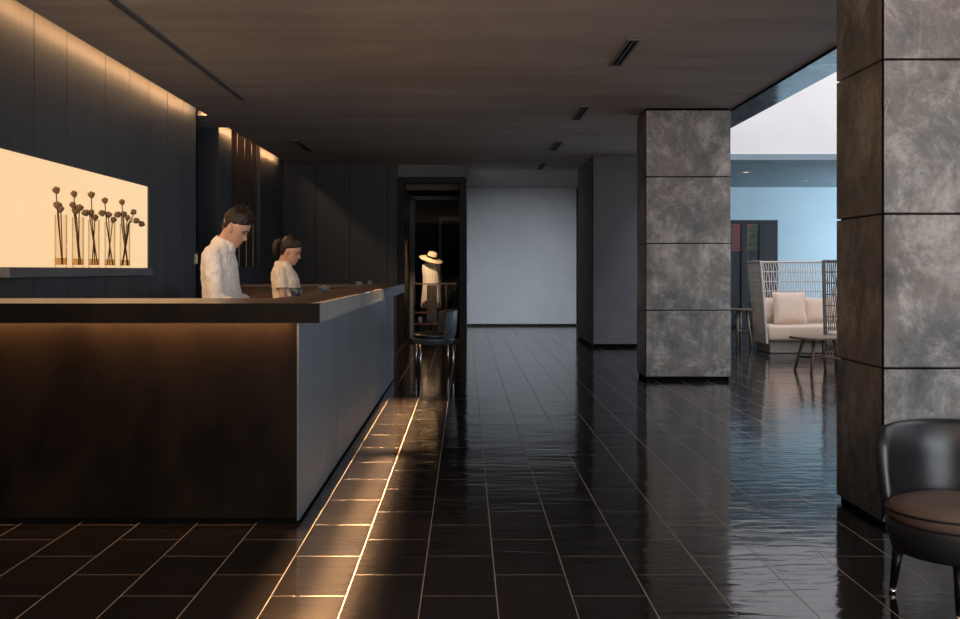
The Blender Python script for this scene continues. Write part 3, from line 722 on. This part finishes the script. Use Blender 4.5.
def hair_mesh(M, s, at, hl, off, nseed=0, amp=.006):
    n = 64; R = []
    mb = MB(); rows = 16
    for j in range(rows+1):
        u = j/rows; row = []
        for k in range(n):
            t_ = 2*PI*k/n; c, q = math.cos(t_), math.sin(t_)
            z0 = hl(t_); zt = .127; z = z0+(zt-z0)*math.sin(u*PI/2)
            xf, xb, w = at(min(z, .1269)); o = off(t_, u)
            x = (xf+.005)*abs(c)**.92-.005 if c > 0 else (xb+.005)*abs(c)-.005
            y = w*math.copysign(abs(q)**.92, q)
            nn = noise.noise(Vector((x*38+nseed, y*38, z*38)))*amp*1.6+noise.noise(Vector((x*90, y*90+nseed, z*60)))*amp*.8
            e = min(1, u*5+.1)
            dirv = Vector((x, y, z*.8)).normalized()
            row.append(M @ ((Vector((x, y, z))+dirv*(o*e+nn*e)+Vector((0,0,max(0,u-.6)*o*.8)))*s))
        R.append(row)
    mb.rings(R); return mb
def remesh(o, vs, sm=4):
    md = o.modifiers.new('skin', 'REMESH'); md.mode = 'VOXEL'; md.voxel_size = vs; md.use_smooth_shade = True
    md = o.modifiers.new('soft', 'SMOOTH'); md.iterations = sm; md.factor = .5
def hand(mb, wr, d, side, s=1):
    d = d.normalized(); up = Vector((0,0,1)); a = d.cross(up).normalized()
    mb.tube([wr, wr+d*.03*s, wr+d*.075*s], [.026*s, .033*s, .034*s], 10, round_end=True)
    for i, L in enumerate((.062, .075, .070, .052)):
        b = wr+d*.085*s+a*(-.033+.022*i)*s; mb.tube([b, b+d*L*.5*s+up*.004, b+d*L*.85*s-up*.012*s, b+d*L*s-up*.022*s], [.0095*s,.009*s,.008*s,.0075*s], 8, round_end=True)
    b = wr+d*.03*s+a*side*.03*s; mb.tube([b, b+(d*.03+a*side*.025)*s, b+(d*.06+a*side*.03)*s-up*.008], [.012*s,.011*s,.009*s], 8, round_end=True)

def person(name, label, loc, p):
    r = thing(name, label, 'person', loc)
    f = p['female']; s = p['s']; pitch = math.radians(p['pitch']); ear = Vector(p['ear'])
    Mh = Matrix.Translation(ear) @ Matrix.Rotation(pitch, 4, 'Y')
    mb = MB(); at = head_mesh(mb, Mh, s, f)
    nb = Vector(p['neckbase']); nt = ear+Vector((-.028, 0, -.035))
    mb.tube([nb+Vector((-.02,0,-.06)), nb, nb.lerp(nt, .5), nt], [.07*s, .056*s, .052*s, .052*s], 18)
    body = p['torso']
    mb.loft([(a, 0, z, rx-.012, ry-.012) for (z, a, rx, ry) in body], 28, e=.85)
    sh, el, wr = p['sh'], p['el'], p['wr']
    for sd in (-1, 1):
        S_, E_, W_ = [Vector((v[0], v[1]*sd*-1 if False else abs(v[1])*sd, v[2])) for v in (sh, el, wr)]
        ra = p['arm']
        mb.tube([S_+Vector((0,-sd*.02,-.03)), S_.lerp(E_, .5), E_, E_.lerp(W_, .4), W_], [ra*.8, ra*.88, ra*.78, ra*.74, ra*.5], 14, round_end=True)
        hand(mb, W_, (W_-E_)+Vector((0, -sd*.04, .05)), -sd, s*.95)
        hip = Vector((p['hipx'], sd*.09*s, .92*s)); kn = Vector((p['hipx']+.015, sd*.1*s, .5*s)); an = Vector((p['hipx']-.01, sd*.1*s, .09*s))
        mb.tube([hip, hip.lerp(kn, .5), kn, kn.lerp(an, .35), an], [.085*s, .075*s, .052*s, .055*s, .036*s], 14, round_end=True)
    o = mb.build('body', M_skin, r, smooth=True); remesh(o, .0062, 3)
    # clothing
    top = MB(); top.loft([(a, 0, z, rx, ry) for (z, a, rx, ry) in body if z > p['hem']], 32, e=.85)
    for sd in (-1, 1):
        S_, E_, W_ = [Vector((v[0], abs(v[1])*sd, v[2])) for v in (sh, el, wr)]
        ra = p['arm']
        if p['short']:
            top.tube([S_+Vector((0,-sd*.04,.01)), S_, S_.lerp(E_, .45), S_.lerp(E_, p['short'])], [ra*1.2, ra*1.3, ra*1.35, ra*1.45], 18)
        else:
            C_ = E_.lerp(W_, .86); top.tube([S_+Vector((0,-sd*.05,.01)), S_, S_.lerp(E_, .5), S_.lerp(E_, .85), E_+Vector((-.01,0,-.005)), E_.lerp(W_, .3), C_], [ra*1.1, ra*1.22, ra*1.2, ra*1.12, ra*1.12, ra*1.1, ra*.8], 18, round_end=True)
    so = top.build('shirt' if not f else 'tunic', p['top'], r, smooth=True); remesh(so, .009, 5)
    tx = bpy.data.textures.new('folds', 'CLOUDS'); tx.noise_scale = .06; tx.noise_depth = 2
    md = so.modifiers.new('folds', 'DISPLACE'); md.texture = tx; md.strength = .02; md.mid_level = .5; md.texture_coords = 'LOCAL'
    # collar
    cl = MB(); tilt = math.radians(p['collar_tilt'])
    Mc = Matrix.Translation(nb+Vector(p['collar_off'])) @ Matrix.Rotation(tilt, 4, 'Y')
    hc = p['collar_h']
    cl.lathe([(.078*s, -.03), (.068*s, hc*.5), (.062*s, hc), (.068*s, hc+.001), (.078*s, hc*.35), (.088*s, -.025)], n=28, M=Mc @ Matrix.Diagonal((1, .98, 1, 1)))
    cl.build('collar', p['top'], so, smooth=True)
    # trousers and shoes
    tr = MB(); hx = p['hipx']
    tr.loft([(hx, 0, .83*s, .10*s, .16*s), (hx, 0, .9*s, .125*s, .185*s), (hx, 0, p['waist'], .122*s, .175*s)], 28, e=.85)
    for sd in (-1, 1):
        tr.tube([(hx, sd*.09*s, .9*s), (hx, sd*.095*s, .7*s), (hx+.015, sd*.1*s, .48*s), (hx, sd*.1*s, .25*s), (hx-.01, sd*.1*s, .05*s)], [.105*s, .095*s, .078*s, .07*s, .068*s], 18)
        sh_ = MB().loft([(hx+.05, sd*.1*s, .0, .13, .043), (hx+.05, sd*.1*s, .025, .135, .046), (hx+.04, sd*.1*s, .05, .115, .042), (hx+.0, sd*.1*s, .085, .06, .036)], 20); sh_.build('shoe', M_blk, r, smooth=True)
    to = tr.build('trousers', M_trouser, r, smooth=True); remesh(to, .012, 3)
    # hair
    if not f:
        hl = lambda t_: .070-.082*(0.5-0.5*math.cos(t_))**.8-.052*max(0, -math.cos(t_)-.05)**.7
        of = lambda t_, u: .003+.022*u*u+(.012*max(0, math.cos(t_))*min(1,u*2.5))
        hm = hair_mesh(Mh, s, at, hl, of, 3, .006)
        rnd = random.Random(5)
        for i in range(46):   # tufts swept forward over the forehead and crown
            a = rnd.uniform(-1.2, 1.2); rr = rnd.uniform(.02, .085); 
            b0 = Vector((rr*math.cos(a)+.0, rr*math.sin(a)*.8, .128-rr*rr*5.5)); d_ = Vector((.035, rnd.uniform(-.012,.012), rnd.uniform(-.004,.018)))
            hm.tube([Mh @ (b0*s), Mh @ ((b0+d_*.5+Vector((0,0,.012)))*s), Mh @ ((b0+d_*1.1)*s)], [.010, .009, .003], 5)
        hm.build('hair', M_hair, r, smooth=True)
    else:
        hl = lambda t_: .066-.075*(0.5-0.5*math.cos(t_))**.9-.075*max(0, -math.cos(t_)-.05)**.7
        of = lambda t_, u: .010+.010*u
        hm = hair_mesh(Mh, s, at, hl, of, 9, .004)
        hm.ball((-.112, 0, .05), .030, .034, .030, M=Mh)
        b0 = [Mh @ Vector(q) for q in ((-.10,0,.06), (-.128,0,.045), (-.135,-.01,.0), (-.118,-.01,-.05), (-.10,-.01,-.10))]
        hm.tube(b0, [.02, .028, .028, .022, .006], 12)
        hm.build('hair', M_hair, r, smooth=True)
    for sd in (-1, 1):
        e = MB().ball((.0785*s, sd*.031*s, -.001*s), .0085*s, .013*s, .0055*s, M=Mh); e.build('eye', M_dark, r, smooth=True)
        b = MB().tube([Mh @ (Vector((.094, sd*.014, .018))*s), Mh @ (Vector((.094, sd*.03, .024))*s), Mh @ (Vector((.080, sd*.05, .018))*s)], [.003, .0038, .002], 6); b.build('eyebrow', M_hair, r, smooth=True)
    MB().ball((.0905*s, 0, -.0675*s), .005*s, .020*s, .0065*s, M=Mh).build('lips', M_lip, r, smooth=True)
    return r
person('person', 'man in a white long-sleeved shirt looking down behind the counter', (-1.632, 7.2, 0), dict(
    female=False, s=1.0, pitch=30, ear=(.090, 0, 1.582), neckbase=(.015, 0, 1.475), hipx=.0, waist=1.0, hem=.9,
    torso=[(.90,.0,.125,.185),(1.0,.005,.125,.18),(1.1,.01,.125,.175),(1.2,.0,.118,.18),(1.33,-.012,.112,.195),(1.40,-.018,.10,.19),(1.445,-.012,.083,.15),(1.475,.0,.066,.09),(1.5,.008,.056,.065)],
    sh=(-.02,-.185,1.395), el=(.03,-.24,1.12), wr=(.24,-.19,1.005), arm=.047, short=0, top=M_shirt, collar_tilt=24, collar_off=(.006,0,.0), collar_h=.03))
person('person', 'woman with black tied-back hair and cream short-sleeved tunic behind the counter', (-1.557, 9.4, 0), dict(
    female=True, s=.95, pitch=18, ear=(.026, 0, 1.463), neckbase=(-.03, 0, 1.355), hipx=-.01, waist=.95, hem=.8,
    torso=[(.82,-.01,.125,.175),(.92,-.005,.118,.17),(1.02,.0,.112,.155),(1.12,-.005,.118,.158),(1.21,-.012,.122,.168),(1.28,-.03,.098,.162),(1.325,-.036,.08,.125),(1.355,-.03,.06,.075),(1.375,-.024,.052,.06)],
    sh=(-.04,-.155,1.285), el=(-.0,-.2,1.04), wr=(.19,-.16,.99), arm=.038, short=.6, top=M_shirt2, collar_tilt=15, collar_off=(.0,0,-.002), collar_h=.012))
